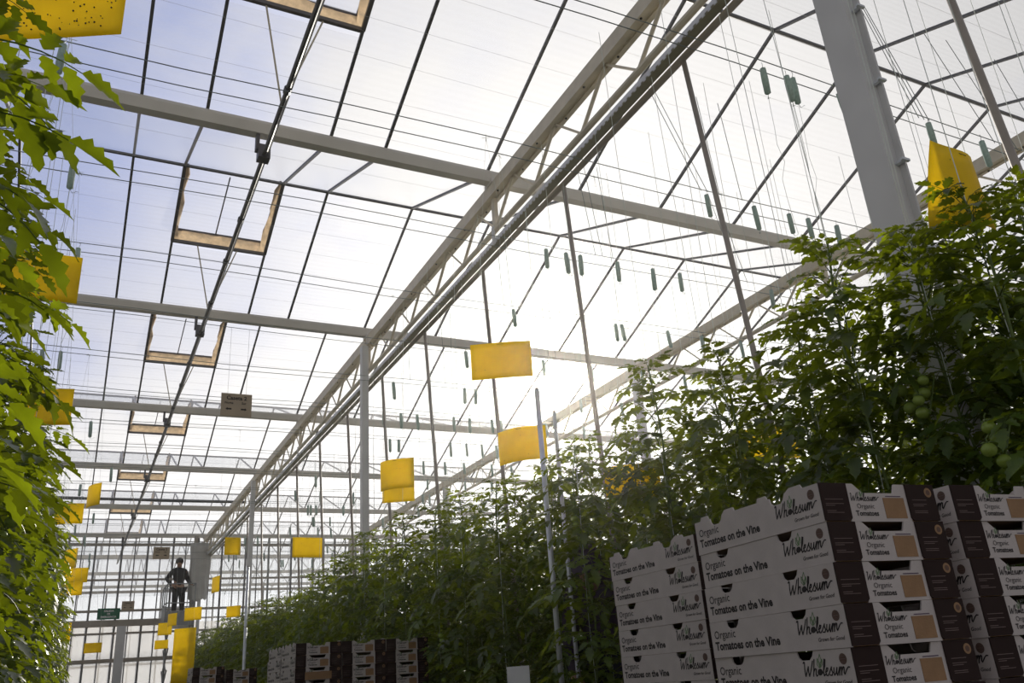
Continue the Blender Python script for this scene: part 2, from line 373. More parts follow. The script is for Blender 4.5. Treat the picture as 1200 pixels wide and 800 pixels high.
# ------------------------------------------------------------------ gutters
prof = [(-.075, .055), (-.075, .03), (-.045, -.05), (.045, -.05), (.075, .03), (.075, .055), (.06, .055), (.035, -.03), (-.035, -.03), (-.06, .055)]
gut_me = MB().prism(prof, 'x', X0, X1).mesh('channel', M['gutter'])
clip_me = MB().box(-.07, .07, -.085, .085, -.075, -.03).mesh('bracket', M['gutter'])
for i, gy in enumerate(GY[:-1]):
    g = thing('gutter', (0, gy, GZ), 'pale aluminium roof gutter, ' + ('just above the top of the picture' if i == 1 else 'behind the photographer' if i == 0 else '%s in view counted into the distance' % ORD[i-1]), 'gutter', 'roof gutters running across the greenhouse')
    put('channel', gut_me, g)
    for x in (3.2, 7.58): put('bracket', clip_me, g, (x, 0, 0))

# ------------------------------------------------------------------ trusses
def make_truss():
    t = thing('roof_truss', (0, 0, 0))
    b = MB(); b.prism([(-.06, 4.44), (-.06, 4.31), (-.02, 4.31), (-.02, 4.325), (.02, 4.325), (.02, 4.31), (.06, 4.31), (.06, 4.44)], 'y', 0.02, 8.04)
    b.build('top_chord', M['truss'], t)
    MB().tube((0, .02, 3.97), (0, 8.04, 3.97), .029, 8).build('bottom_chord', M['truss'], t)
    up = MB().tube((0, 0, 4.32), (0, -.36, 3.98), .011, 6).mesh('brace', M['truss']); dn = MB().tube((0, 0, 4.32), (0, .40, 3.98), .016, 6).mesh('brace', M['truss'])
    for k in range(10):
        y = .42+.8*k
        put('brace', up, t, (0, y, 0))
        if k < 10: put('brace', dn, t, (0, y+.03, 0))
    bo = MB()
    for k in range(20):
        bo.sphere((-.035 if k % 2 else .03, .3+.4*k, 4.308), .011, 6, 4)
    tag(bo.build('bolt', M['bolt'], t), kind='stuff')
    hg = MB().box(-.02, .02, -.03, .03, 3.99, 4.31).mesh('hanger_plate', M['truss'])
    for y in (.05, 4.06): put('hanger_plate', hg, t, (0, y, 0))
    return t
t0 = make_truss(); first = True
for sx, nm in ((3.2, 'main line beside the path'), (7.58, 'right line over the crop')):
    for k in range(-1, 3):
        y = GY[1]+8.06*k
        if sx > 7 and k < 0: continue
        t = t0 if first else copy_tree(t0); first = False
        t.location = (sx, y, HC)
        w_ = ['overhead span' if sx < 7 else 'nearest span', 'middle span', 'far span'][k] if k >= 0 else 'span behind the camera'
        tag(t, 'lattice roof truss, %s of the %s' % (w_, nm), 'truss', 'lattice trusses under the gutters')
# perforated rail and pipe slung below the main truss
r = thing('perforated_rail', (3.226, 0, HC+3.835), 'dark metal rail with a perforated pale edge slung below the main truss', 'rail')
b = MB(); b.prism([(-.036, .045), (-.036, 0), (.036, 0), (.036, .03), (.030, .03), (.030, .006), (-.030, .006), (-.030, .045)], 'y', -1.5, 26.2); b.build('channel', M['rail'], r)
b = MB()
for k in range(460): b.box(-.042, -.037, 0, .028, -.004, .012, Matrix.Translation((0, -1.4+.06*k, 0)))
tag(b.build('perforated_strip', M['edge'], r), kind='stuff')
b = MB().box(-.042, -.037, -1.5, 26.2, .012, .046); b.build('strip_back', M['edge'], r)
st_me = MB().box(-.056, -.043, -.025, .025, -.02, .17).mesh('hanger_strap', M['column'])
for y in (2.3, 6.2, 10.3, 14.3, 18.3, 22.3): put('hanger_strap', st_me, r, (0, y, 0))
tag(MB().tube((3.305, -1.5, HC+3.835), (3.305, 26.2, HC+3.835), .026, 10).build('service_pipe', M['pipe'], None, True), 'brownish round pipe running along the right side of the perforated rail', 'pipe')
# vent drive tube
r = thing('drive_tube', (1.005, 0, HC+4.24), 'dark vent drive tube running lengthwise under the gutters on the left', 'tube')
MB().tube((0, -1.5, 0), (0, 30, 0), .02, 8).build('tube', M['rod'], r)
b = MB().tube((.028, -1.5, .01), (.028, 30, .01), .007, 5); b.build('rack_rod', M['edge'], r)
cl_me = MB().box(-.05, .05, -.05, .05, -.03, .10).box(-.07, -.04, -.03, .03, .05, .22).mesh('bearing', M['rod'])
for gy in GY[1:8]: put('bearing', cl_me, r, (0, gy, 0))
jn = MB().tube((0, -.03, 0), (0, .03, 0), .03, 8).mesh('joint', M['rod'])
for gy in GY[0:8]:
    for dy in (1.1, 2.0, 3.1): put('joint', jn, r, (0, gy+dy, 0))
tag(MB().tube((-2, 22.0, HC+4.63), (3.6, 22.0, HC+4.63), .035, 8).build('heating_pipe', M['rod']), 'dark cross pipe just above the far gutter, ending at the main truss', 'pipe')
# columns
def column(x, y, wx, wy, ztop, label, name='support_column'):
    c = thing(name, (x, y, 0), label, 'column', 'columns carrying the trusses')
    MB().box(-wx/2, wx/2, -wy/2, wy/2, 0, ztop).build('shaft', M['column'], c)
    MB().box(-wx/2-.05, wx/2+.05, -wy/2-.05, wy/2+.05, 0, .012).build('base_plate', M['column'], c)
    return c
c = column(3.12, 2.12, .075, .15, HC+4.3, 'broad white square column rising behind the tall plant on the right')
MB().box(.0375, .05, -.115, -.075, 0, HC+4.3).build('flange', M['column'], c); MB().box(-.0375, .05, -.085, -.075, 0, HC+4.3).build('flange', M['column'], c)
pin = MB().tube((.02, -.12, 0), (.02, -.08, 0), .012, 6).box(0, .05, -.135, -.12, -.006, .006).mesh('hook_pin', M['post'])
for z in (1.6, 2.05, 2.5, 2.95): put('hook_pin', pin, c, (0, 0, HC+z))
for i, k in enumerate((3, 5)): column(3.12, GY[k], .085, .11, HC+4.3, ['white column under the main truss, in front of the second gutter', 'slim far white column under the main truss near the hanging cards'][i])
column(3.12, GY[7]-.1, .085, .11, HC+4.3, 'farthest white column, at the glazed partition under the main truss end')
for i, k in enumerate((1, 3, 5, 7)): column(7.58, GY[k], .10, .12, HC+4.3, ['white column at right truss hidden by the nearest plants', 'white column under the right truss just right of the sun', 'white column under the right truss left of the double cards', 'farthest column of the right truss by the partition'][i])
# cross tie seen under the right truss
# slanting braces from the pipe down into the crop
for i, (y, s) in enumerate([(1.78, .066), (3.43, .062), (5.09, .032), (6.75, .036), (8.40, .047), (10.0, .045), (11.65, .045), (13.3, .045), (14.95, .045), (16.6, .045), (18.25, .045), (19.9, .045)]):
    L = HC+3.82; xo = 3.31 + (.0 if i else .17)
    tag(MB().tube((xo, y, L), (xo+s*L, y, 0), .019, 8).build('slanting_post', M['pipe'], None, True), 'thin dark post slanting down from the service pipe, %s one from the camera' % ORD[i+1], 'post', 'slanting posts below the service pipe')

# ------------------------------------------------------------------ crop wires, spools, thin wires
WY = [1.84, 3.14, 4.56, 5.86, 7.17, 8.44, 9.70, 10.95, 12.30, 13.55, 14.9, 16.2, 17.5, 18.8, 20.1, 21.4, 22.7, 24.0, 25.3]
WZ = HC+3.70
for i, y in enumerate(WY):
    for d, s_ in ((0, 'front'), (.085 if i < 2 else .17, 'rear')):
        pts = [(x, y+d+(.02*math.sin(x*.9+i)), WZ-.012*math.sin(x*1.4+i)) for x in [X0+k*(X1-X0)/14 for k in range(15)]]
        tag(MB().path(pts, .0035 if i < 6 else .004, 4).build('crop_wire', M['wire']), 'taut %s crop wire of the %s pair from the camera' % (s_, ORD[i+1]), 'wire', 'crop wires in pairs across the rows')
rt = random.Random(11)
for i, gy in enumerate(GY[1:8]):
    for k in range(9):
        y = gy+.25+k*.42; z = GZ-.03-.02*(k % 3)
        pts = [(X0, y, z), (0, y+rt.uniform(-.03, .03), z-.01), (5, y+rt.uniform(-.05, .05), z-.015), (X1, y, z)]
        tag(MB().path(pts, (.001 if i < 3 else .0015), 3).build('screen_wire', M['thin']), 'hair-thin screen wire, %s in roof bay %s from the camera' % (ORD[k+1], ORD[i+1]), 'wire', 'hair-thin wires under the roof glass')
def make_spool(v):
    s = thing('twine_spool', (0, 0, 0))
    b = MB()
    b.path([(0, 0, .02), (.006, 0, .028), (.012, 0, .02), (.008, 0, 0), (0, 0, -.02)], .0018, 4)
    b.path([(.010, 0, -.245), (.03, .01, -.265), (.05, 0, -.25), (.07, .02, -.235)], .0018, 4)
    b.build('hook', M['wire'], s)
    rr = random.Random(v)
    b = MB().path([(0, 0, -.025), (0, 0, -.03), (.003, 0, -.12), (.006, 0, -.235), (.006, 0, -.245)], [.010, .021, .024, .022, .008], 6); b.build('wound_twine', M['spool'], s, True)
    L = rr.uniform(1.0, 1.9)
    pts = [(.006, 0, -.24)]+[(.006+rr.uniform(-.02, .02)*min(1, k/3), rr.uniform(-.02, .02)*min(1, k/3), -.24-L*k/8) for k in range(1, 9)]
    MB().path(pts, .0016, 3).build('hanging_twine', M['twine'], s)
    return s
SP = [make_spool(v) for v in range(4)]; used = [False]*4
spool_px = {1: [3.72, 3.93, 3.985, 4.42, 4.60, 4.86, 5.36, 5.98, 6.31, 6.9], 2: [-.43, .0-.9, 4.38, 4.90, 5.31, 5.54, 5.90, 6.6], 3: [-.37, 3.54, 3.75, 3.91, 4.33, 4.75, 5.08, 6.3, 6.9], 4: [-.32, -.75, 3.85, 5.16, 5.24, 5.89, 6.4, 7.0], 5: [3.84, 4.9, 5.6, 6.4, 7.1, 7.6], 6: [-.46, -.64, 3.36, 4.37, 4.53, 6.2, 6.9], 7: [3.64, 3.90, 4.15, 4.73, 4.99, 5.36, 5.51, 6.3, 7.0], 8: [-.1, 4.19, 4.34, 4.95, 5.23, 5.52, 5.8, 6.07, 7.0], 9: [5.23, 5.64, 6.01, 6.57, 6.97]}
rs = random.Random(5)
for i in range(10, 19): spool_px[i] = sorted(rs.uniform(3.5, 8.5) for _ in range(8)) + [rs.uniform(-.3, .3)]
for i, xs in spool_px.items():
    for k, x in enumerate(sorted(xs)):
        v = (k*7+i) % 4
        s = SP[v] if not used[v] else copy_tree(SP[v]); used[v] = True
        s.location = (x, WY[i], WZ-.02); s.rotation_euler = (rs.uniform(-.04, .04), rs.uniform(-.06, .06), rs.uniform(-.6, .6)); s.scale = (1, 1, rs.uniform(.9, 1.1))
        tag(s, 'grey-green twine spool, %s from left on the %s crop wire' % (ORD[k+1], ORD[i+1]), 'spool', 'twine spools on the crop wires')
# cords hanging from the roof to the crop wires
for j, (x, y, dx) in enumerate([(4.35, 4.56, -.35), (4.42, 4.56, -.36), (4.55, 4.56, .02), (4.8, 4.56, .02), (5.3, 3.14, -.2), (5.36, 3.14, -.22), (5.42, 3.14, -.25), (4.1, 5.86, -.05), (4.18, 5.86, -.04), (4.3, 5.86, .0), (5.9, 5.86, -.15), (6.0, 5.86, -.15), (6.2, 3.14, -.35), (6.5, 3.14, -.35), (7.0, 3.14, -.2), (3.75, 7.17, 0), (3.85, 7.17, .0), (5.0, 8.44, 0), (5.1, 8.44, 0), (3.6, 9.7, 0), (4.1, 9.7, 0), (4.2, 9.7, .05)]):
    tag(MB().tube((x+dx, y+.1, GZ+.3), (x, y+.02, WZ), .003, 4).build('hanging_cord', M['wire']), 'thin steel cord hanging to the %s crop wire, %s such cord' % (ORD[WY.index(y)+1], ORD[j+1] if j < 20 else 'one of the last'), 'cord', 'cords hanging from the roof')
#PART2
# ------------------------------------------------------------------ tomato cartons
BL, BW, BH = .50, .348, .088
SCRIPT = [[(0, 1.75), (.12, 1.95), (.22, 1.85), (.22, 1.0), (.36, .02), (.62, .75), (.80, 1.3), (.82, .6), (.95, .02), (1.25, .9), (1.5, 2.0)],
 [(1.75, 2.2), (1.66, 1.0), (1.58, 0)], [(1.62, .5), (1.85, .98), (2.02, .9), (1.98, .2), (2.1, 0), (2.25, .15)],
 [(3.05, .35), (3.35, 1.3), (3.42, 2.05), (3.28, 2.15), (3.18, 1.4), (3.12, .4), (3.22, 0), (3.4, .2)],
 [(3.4, .45), (3.72, .62), (3.78, .95), (3.62, 1.02), (3.46, .6), (3.55, .08), (3.75, 0), (3.98, .3)],
 [(3.98, .3), (4.32, 1.12), (4.30, .8), (4.48, .35), (4.36, .02), (4.05, .08)],
 [(4.68, 1.0), (4.64, .4), (4.74, .03), (4.98, .35), (5.12, 1.0)], [(5.12, 1.0), (5.06, .3), (5.18, .0), (5.35, .5)],
 [(5.35, .5), (5.52, 1.05), (5.50, .5), (5.46, 0)], [(5.50, .5), (5.72, 1.05), (5.82, .95), (5.78, .4), (5.76, 0)], [(5.80, .5), (6.02, 1.05), (6.14, .95), (6.12, .3), (6.22, .1), (6.55, .75), (6.75, 1.0), (6.95, .95)]]
def script_word(b, x, z, wd, fn):
    k = wd/6.95; b.cur = 0
    f2 = lambda u, v: fn(x+(u+.16*v)*k, z+v*k*.74)
    for st in SCRIPT: ribbon(b, st, .17, f2)
    disc(b, 2.62, .50, .44, f2, 14, .9)
    b.cur = 2
    for (a, c) in (((2.55, 1.05), (2.2, 2.3)), ((2.70, 1.1), (2.95, 2.2)), ((2.62, 1.2), (2.6, 2.85))):
        a = Vector(a); c = Vector(c); d = c-a; nn = Vector((-d.y, d.x))*.17
        pts = [a, a+d*.4+nn, c, a+d*.4-nn]
        for p, q in zip(pts, pts[1:]+pts[:1]): ribbon(b, [p, q], .09, f2)
    b.cur = 0
TX = {}
def put_text(b, body, size, bold, x, z, fn, cur, shear=0):
    k = (body, size, bold, shear)
    if k not in TX: TX[k] = text_geo(body, size, bold, shear=shear)
    vs, fs = TX[k]; b.cur = cur; b.add([fn(x+v.x, z+v.y) for v in vs], fs)
INKS = [M['ink'], M['inkfaint'], M['green'], M['badge'], M['purple'], M['kraft']]
def carton_meshes():
    R = {}
    # side wall outline, measured from the far end (u) to the near end
    TOP = .0872
    def prof(tabs):
        t = .097 if tabs else TOP
        q = [(0, 0), (0, TOP), (.028, TOP), (.033, t), (.062, t), (.066, TOP), (.072, TOP), (.076, .074), (.085, .068), (.112, .068), (.122, .076), (.128, TOP), (.142, t), (.178, t), (.182, TOP), (.278, TOP), (.282, t), (.312, t), (.318, TOP), (.325, TOP), (.329, .074), (.338, .068), (.366, .068), (.376, .076), (.382, TOP), (.402, t), (.440, t), (.446, TOP), (.5, TOP), (.5, 0)]
        return [(BL-u, z) for u, z in q]
    for key, tabs in (('side_wall', False), ('side_wall_top', True)):
        R[key] = MB().prism(prof(tabs), 'x', 0, .004).mesh('side_wall', M['carton'])
    b = MB().box(-BW/2+.004, BW/2-.004, .002, BL-.002, .001, .005); R['base'] = b.mesh('base', M['kraft'])
    xa, xb = -.097, .087; wd = xb-xa
    pe = [(xa, 0), (xb, 0), (xb, TOP), (xa+wd*.82, TOP), (xa+wd*.775, .066), (xa+wd*.27, .066), (xa+wd*.13, TOP), (xa, TOP)]
    R['end_panel'] = MB().prism(pe, 'y', .0, .004).mesh('end_panel', M['carton'])
    for nm, u0, u1, s in (('l', -BW/2, xa+.002, -1), ('r', xb-.002, BW/2, 1)):
        ch = .006
        pf = [(u0, .002), (u1-ch, .002), (u1, .008), (u1, TOP), (u0, TOP)] if s < 0 else [(u0, .008), (u0+ch, .002), (u1, .002), (u1, TOP), (u0, TOP)]
        R['flap_'+nm] = MB().prism(pf, 'y', -.0035, .0).mesh('corner_flap', M['brown'])
    # lettering on the long side (faces -x): u runs from the far end towards the near end
    side = lambda u, z: (-BW/2-.0004, BL-u, z)
    b = MB()
    put_text(b, 'Organic', .0285, .0002, .014, .0460, side, 0); put_text(b, 'Tomatoes on the Vine', .0285, .0010, .014, .0185, side, 0)
    script_word(b, .336, .0345, .148, side)
    put_text(b, 'Grown for Good', .0118, .0002, .402, .0165, side, 0, .25)
    b.cur = 3; disc(b, .4715, .0665, .0115, side)
    b.cur = 1
    s2 = lambda u, z: (-BW/2-.0008, BL-u, z)
    for r0 in (.0088, ):
        ribbon(b, [(.4715+r0*math.cos(t*PI/8), .0665+r0*math.sin(t*PI/8)) for t in range(17)], .0012, s2)
    ribbon(b, [(.4645, .0665), (.4785, .0665)], .002, s2); ribbon(b, [(.4675, .0615), (.4755, .0615)], .0012, s2); ribbon(b, [(.4675, .0715), (.4755, .0715)], .0012, s2)
    R['side_print'] = b.mesh('side_print', INKS)
    fr = lambda u, z: (u, -.0006, z); fd = lambda u, z: (u, -.0041, z)
    b = MB()
    script_word(b, -.089, .0475, .086, fr)
    put_text(b, 'Organic', .0165, 0, -.073, .0300, fr, 0); put_text(b, 'Tomatoes', .0165, .0005, -.079, .0135, fr, 0)
    b.cur = 4; ribbon(b, [(.020, .0585), (.066, .0585)], .0022, fr)
    rr = random.Random(2)
    b.cur = 1
    for x0, x1 in ((-.165, -.112), (.098, .150)):
        for z in (.050, .040, .036, .024, .020): ribbon(b, [(x0, z), (x0+(x1-x0)*rr.uniform(.45, 1), z)], .0014, fd)
    R['end_print'] = b.mesh('end_print', INKS)
    b = MB(); b.cur = 5; disc(b, .153, .068, .0115, fd); b.cur = 3; f3 = lambda u, z: (u, -.0046, z); disc(b, .153, .068, .0065, f3); R['seal'] = b.mesh('seal', INKS)
    R['kraft'] = MB().box(.010, .074, -.0012, .0, .0075, .055).mesh('kraft_window', M['kraft'])
    return R
R = carton_meshes()
c0 = thing('tomato_carton', (0, 0, 0))
for xx in (-BW/2, BW/2-.004): put('side_wall', R['side_wall'], c0, (xx, 0, 0))
put('base', R['base'], c0)
for yy in (0, BL-.004): put('end_panel', R['end_panel'], c0, (0, yy, 0))
for yy in (0, BL+.0035): put('corner_flap', R['flap_l'], c0, (0, yy, 0)); put('corner_flap', R['flap_r'], c0, (0, yy, 0))
tag(put('side_print', R['side_print'], c0), 'dark printed lettering', kind='stuff'); tag(put('end_print', R['end_print'], c0), 'dark printed lettering', kind='stuff')
put('seal', R['seal'], c0); put('kraft_window', R['kraft'], c0)['label'] = 'bare kraft rectangle'
cu = [False]
def pallet(x0, x1, y0, y1, h, label, rz=0):
    p = thing('wooden_pallet', ((x0+x1)/2, (y0+y1)/2, 0), label, 'pallet', 'wooden pallets under the carton stacks', rz)
    wx, wy = (x1-x0)/2+.02, (y1-y0)/2+.02
    n = max(4, int(wy*2/.13)); bd = MB().box(-wx, wx, -.045, .045, h-.02, h).mesh('deck_board', M['wood']); rn = MB().box(-.035, .035, -wy, wy, .02, h-.02).mesh('stringer', M['wood']); bb = MB().box(-wx, wx, -.045, .045, 0, .02).mesh('bottom_board', M['wood'])
    for k in range(n): put('deck_board', bd, p, (0, -wy+.045+(2*wy-.09)*k/(n-1), 0))
    for x in (-wx+.035, 0, wx-.035): put('stringer', rn, p, (x, 0, 0))
    for y in (-wy+.045, 0, wy-.045): put('bottom_board', bb, p, (0, y, 0))
rb = random.Random(8)
def stack(x, y, base, n, visible, where, group, special=None, rz=0.0):
    for k in range(n):
        c = c0 if not cu[0] else copy_tree(c0); cu[0] = True
        c.location = (x+BW/2*math.cos(rz)+rb.uniform(-.003, .003), y+BW/2*math.sin(rz)+rb.uniform(-.004, .004), base+BH*k); c.rotation_euler = (0, 0, rz+rb.uniform(-.007, .007))
        d = n-1-k
        if d == 0:
            for ch in c.children:
                if ch.name.startswith('side_wall'): ch.data = R['side_wall_top']
        if d < visible: lab = 'white carton, %s %s' % ('topmost' if d == 0 else ORD[d+1]+' from the top', where); g = group
        else: lab = 'white carton below the picture edge, low %s' % where; g = group+', low ones'
        tag(c, lab, 'carton', g)
        if special is not None and d == special:
            MB().box(-.10, .10, -.0052, -.0042, .004, .058).build('torn_kraft_patch', M['kraft'], c)['label'] = 'bare torn kraft strip'
A0 = HC+.272+.088-11*BH
pallet(1.495, 2.245, 1.30, 1.83, A0, 'pallet under the two near front stacks', -.086); pallet(1.77, 2.118, 2.18, 2.68, A0+.029, 'pallet under the near stack at back left')
stack(1.474, 1.353, A0, 11, 5, 'in the near middle stack', 'cartons of the near middle stack', rz=-.086)
stack(1.873, 1.318, A0, 11, 5, 'in the near stack at the right picture edge', 'cartons of the near right stack', rz=-.086)
stack(1.770, 2.180, A0+.029, 11, 5, 'in the near left stack showing only long sides', 'cartons of the near left stack')
B0 = HC+.345-11*BH
pallet(1.50, 2.55, 6.64, 7.66, B0, 'pallet under the group of distant stacks beside the crop')
for j, x in enumerate((1.50, 1.853, 2.206)): stack(x, 6.64, B0, 11, 4, ['in the distant left front stack', 'in the distant middle front stack', 'in the distant right front stack'][j], 'cartons of the distant front stacks', 2 if j == 0 else None)
stack(1.50, 7.15, B0, 11, 4, 'in the distant second-row stack on the left', 'cartons of the distant second row')
F0 = HC+.35-11*BH
pallet(1.27, 2.0, 10.8, 11.32, F0, 'pallet under the two farthest stacks left of the crop')
stack(1.27, 10.8, F0, 11, 2, 'in the farthest left stack by the yellow roll', 'cartons of the farthest stacks'); stack(1.64, 10.8, F0-.04, 11, 2, 'in the farthest right stack', 'cartons of the farthest stacks')

# ------------------------------------------------------------------ yellow sticky cards
def snap(c):
    """move a hanging thing along its sight distance to the nearest crop wire it can hang from"""
    ys = [y for y in WY]+[y+(.085 if i < 2 else .17) for i, y in enumerate(WY)]
    y = min(ys, key=lambda v: abs(v-c[1])); k = y/c[1]
    return (c[0]*k, y, HC+(c[2]-HC)*k), k
def card(c, ang, wd, ht, label, bend=.02, roll=0, twist=0, hang=True, spots=4, seed=0, portrait=False, cat='sticky card', name='sticky_card'):
    c, kk = snap(c) if hang else (c, 1); wd *= kk; ht *= kk
    r_ = random.Random(seed+int(c[1]*100)); t = thing(name, c, label, cat, 'yellow sticky cards', math.radians(ang))
    b = MB(); nx, nz = 10, 6; g = {}
    def P(u, v, off=0):
        z = v*ht/2; x = u*wd/2; a = twist*v*.5
        y = bend*(u*u-.4)+off+.012*math.sin(2.2*u+seed)*abs(bend)/.02
        x, y = x*math.cos(a)-y*math.sin(a), x*math.sin(a)+y*math.cos(a)
        return Vector((x*math.cos(roll)-z*math.sin(roll), y, x*math.sin(roll)+z*math.cos(roll)))
    vs = []; fs = []
    for off in (-.0006, .0006):
        for j in range(nz+1):
            for i in range(nx+1): vs.append(P(-1+2*i/nx, -1+2*j/nz, off))
    q = (nx+1)*(nz+1)
    for j in range(nz):
        for i in range(nx):
            a = j*(nx+1)+i; fs.append((a, a+1, a+nx+2, a+nx+1)); fs.append((q+a, q+a+nx+1, q+a+nx+2, q+a+1))
    for i in range(nx):
        fs.append((i, q+i, q+i+1, i+1)); a = nz*(nx+1)+i; fs.append((a, a+1, q+a+1, q+a))
    for j in range(nz):
        a = j*(nx+1); fs.append((a, a+nx+1, q+a+nx+1, q+a)); a += nx; fs.append((a, q+a, q+a+nx+1, a+nx+1))
    b.add(vs, fs).build('sheet', M['card'], t, True)
    s = MB()
    for k in range(spots):
        u, v = r_.uniform(-.9, .9), r_.uniform(-.85, .8); p = P(u, v, -.0014); rr = r_.uniform(.001, .0028)
        s.sphere(p, rr, 5, 4)
    # printed maker's line by the upper edge
    p0 = P(-.12, .9, -.0012); p1 = P(.10, .9, -.0012); s.tube(p0, p1, .0014, 4)
    tag(s.build('trapped_insects', M['insect'], t), kind='stuff')
    if hang:
        top = P(0, 1); b = MB()
        for u in (-.8, .8):
            p = P(u, .97); b.path([p, p+Vector((0, 0, .01)), Vector((0, 0, WZ-c[2]+.006))], .0011, 3)
        b.tube((0, -.045, WZ-c[2]+.004), (0, .045, WZ-c[2]+.004), .002, 4); b.tube((-.03, 0, WZ-c[2]+.002), (.03, 0, WZ-c[2]+.002), .0015, 4)
        b.build('hanging_thread', M['twine'], t)
    return t
h = HC
card((-.25, 2.38, h+2.05), -29, .40, .25, 'large near yellow sticky card at the top left corner', .015, spots=60, seed=1, hang=True)
card((-.36, 4.15, h+1.94), 0, .40, .25, 'yellow sticky card half hidden by leaves, upper left side', .012, spots=5, seed=2)
card((-.33, 5.98, h+1.85), -20, .34, .25, 'yellow sticky card in shreds of leaf shade, middle of left foliage', .012, seed=3)
card((-.19, 10.23, h+1.98), -20, .30, .22, 'yellow sticky card mostly behind leaves at left foliage edge', .012, seed=4)
card((.02, 10.45, h+2.23), -68, .34, .25, 'small edge-on yellow sticky card standing free of the left foliage', .02, seed=5)
card((-.20, 14.98, h+2.19), -60, .40, .30, 'turned yellow sticky card above the overlapping pair at left', .02, seed=6)
card((-.09, 17.33, h+2.25), -12, .42, .26, 'upper yellow sticky card of the overlapping pair at left', .012, seed=7)
card((-.12, 16.87, h+1.97), -25, .38, .25, 'lower yellow sticky card of the overlapping pair at left', .012, seed=8)
card((-.14, 16.4, h+1.2), -50, .30, .30, 'low yellow sticky card peeping from left foliage', .012, seed=9)
card((2.32, 4.54, h+1.93), -27, .40, .25, 'yellow sticky card hanging freely in the middle, left of the sun', .006, seed=10, spots=3)
card((2.75, 5.16, h+1.55), -47, .37, .25, 'yellow sticky card behind the galvanised post, below the sun', .03, seed=11)
card((2.62, 7.53, h+1.89), -50, .36, .29, 'front yellow sticky card of the overlapping pair over the crop', .03, seed=12)
card((3.08, 8.78, h+2.00), -30, .36, .22, 'rear yellow sticky card showing below the front one', .01, seed=13)
card((2.64, 11.16, h+1.77), 4, .40, .26, 'flat yellow sticky card over the far crop right of the path', .006, seed=14)
card((1.94, 12.69, h+2.03), 32, .24, .25, 'curled yellow sticky card under the far end of the truss', .08, seed=15)
card((2.18, 19.19, h+1.68), -38, .40, .26, 'yellow sticky card just above the tall yellow sheet', .012, seed=16)
card((2.05, 15.19, h+1.79), -75, .32, .26, 'narrow edge-on yellow sticky card near the far white column', .01, seed=17)
card((1.87, 20.22, h+1.66), -65, .34, .26, 'far turned yellow sticky card left of the tall sheet, uppermost', .02, seed=18)
card((1.86, 21.49, h+1.57), -30, .32, .27, 'far yellow sticky card left of the tall sheet, middle one', .01, seed=19)
card((1.73, 20.52, h+1.18), -30, .30, .18, 'far yellow sticky card left of the tall sheet, lowest and leafy', .01, seed=20)
card((.49, 25.45, h+1.46), -8, .42, .25, 'distant yellow sticky card hanging before the sliding door', .005, seed=21)
card((2.80, 1.59, h+1.57), 4, .25, .36, 'curled yellow sticky card with bright back among the top right leaves', .05, roll=-.22, twist=.6, hang=False, seed=22, spots=6)
card((4.35, 4.36, h+1.43), -40, .40, .25, 'yellow sticky card deep behind the right plants', .01, seed=23)
card((3.5, 4.9, h+1.25), -40, .40, .25, 'yellow sticky card behind the right plants near the second post', .01, seed=26)
card((2.37, 15.22, h+1.35), -40, .26, .18, 'small yellow sticky card on top of far right foliage', .01, seed=24)
card((1.70, 15.87, h+.72), -36, .40, .88, 'tall hanging yellow sticky sheet beside the far stacks', .006, seed=25, spots=2)

# ------------------------------------------------------------------ signs
def sign(c, wd, ht, m_, lines, label, name='direction_sign', hang=True, arrows=True, inkm='ink'):
    if hang: c, kk = snap(c)
    t = thing(name, c, label, 'sign')
    MB().box(-wd/2, wd/2, 0, .008, -ht/2, ht/2).build('board', m_, t)
    b = MB()
    for body, size, x, z in lines:
        vs, fs = text_geo(body, size, size*.03, 'CENTER'); b.add([(x+v.x, -.001, z+v.y) for v in vs], fs)
    if arrows:
        for s in (-1, 1):
            x = s*wd*.22; z = -ht*.19; a = wd*.115; hh = ht*.035
            b.add([(x-a*.6*s, -.001, z-hh), (x+a*.5*s, -.001, z-hh), (x+a*.5*s, -.001, z+hh), (x-a*.6*s, -.001, z+hh)], [(0, 1, 2, 3)])
            b.add([(x+a*.5*s, -.001, z-hh*2), (x+a*1.1*s, -.001, z), (x+a*.5*s, -.001, z+hh*2)], [(0, 1, 2)])
    b.build('lettering', M[inkm], t)
    if hang:
        b = MB()
        for x in (-wd*.3, wd*.3): b.tube((x, .004, ht/2-.01), (x, .004, WZ-c[2]), .0015, 4)
        b.build('hanging_thread', M['wire'], t)
    return t
cas = [('Caseta 2', .058, 0, .055), ('Norte', .034, -.075, .008), ('Sur', .034, .075, .008)]
sign((1.29, 8.80, h+2.89), .31, .245, M['signboard'], cas, 'beige sign with two arrows hanging under the third gutter')
k = 1.10
sign((1.56, 20.34, h+3.10), .31*k, .24*k, M['signboard'], [(a, s*k, x*k, z*k) for a, s, x, z in cas], 'distant beige sign with two arrows near the partition top')
sign((1.23, 25.45, h+2.49), .31, .24, M['signboard'], cas, 'small grey sign hanging beside the green sign', hang=True)
g = sign((.80, 26.15, h+2.36), .56, .29, M['signgreen'], [('SALIDA', .075, 0, .05), ('DE', .06, 0, -.02), ('EMERGENCIA', .065, 0, -.10)], 'green exit sign fixed above the sliding door track', 'exit_sign', False, False, 'white')
MB().box(-.2, -.18, .008, .12, -.14, .10).box(.18, .2, .008, .12, -.14, .10).build('bracket', M['post'], g)

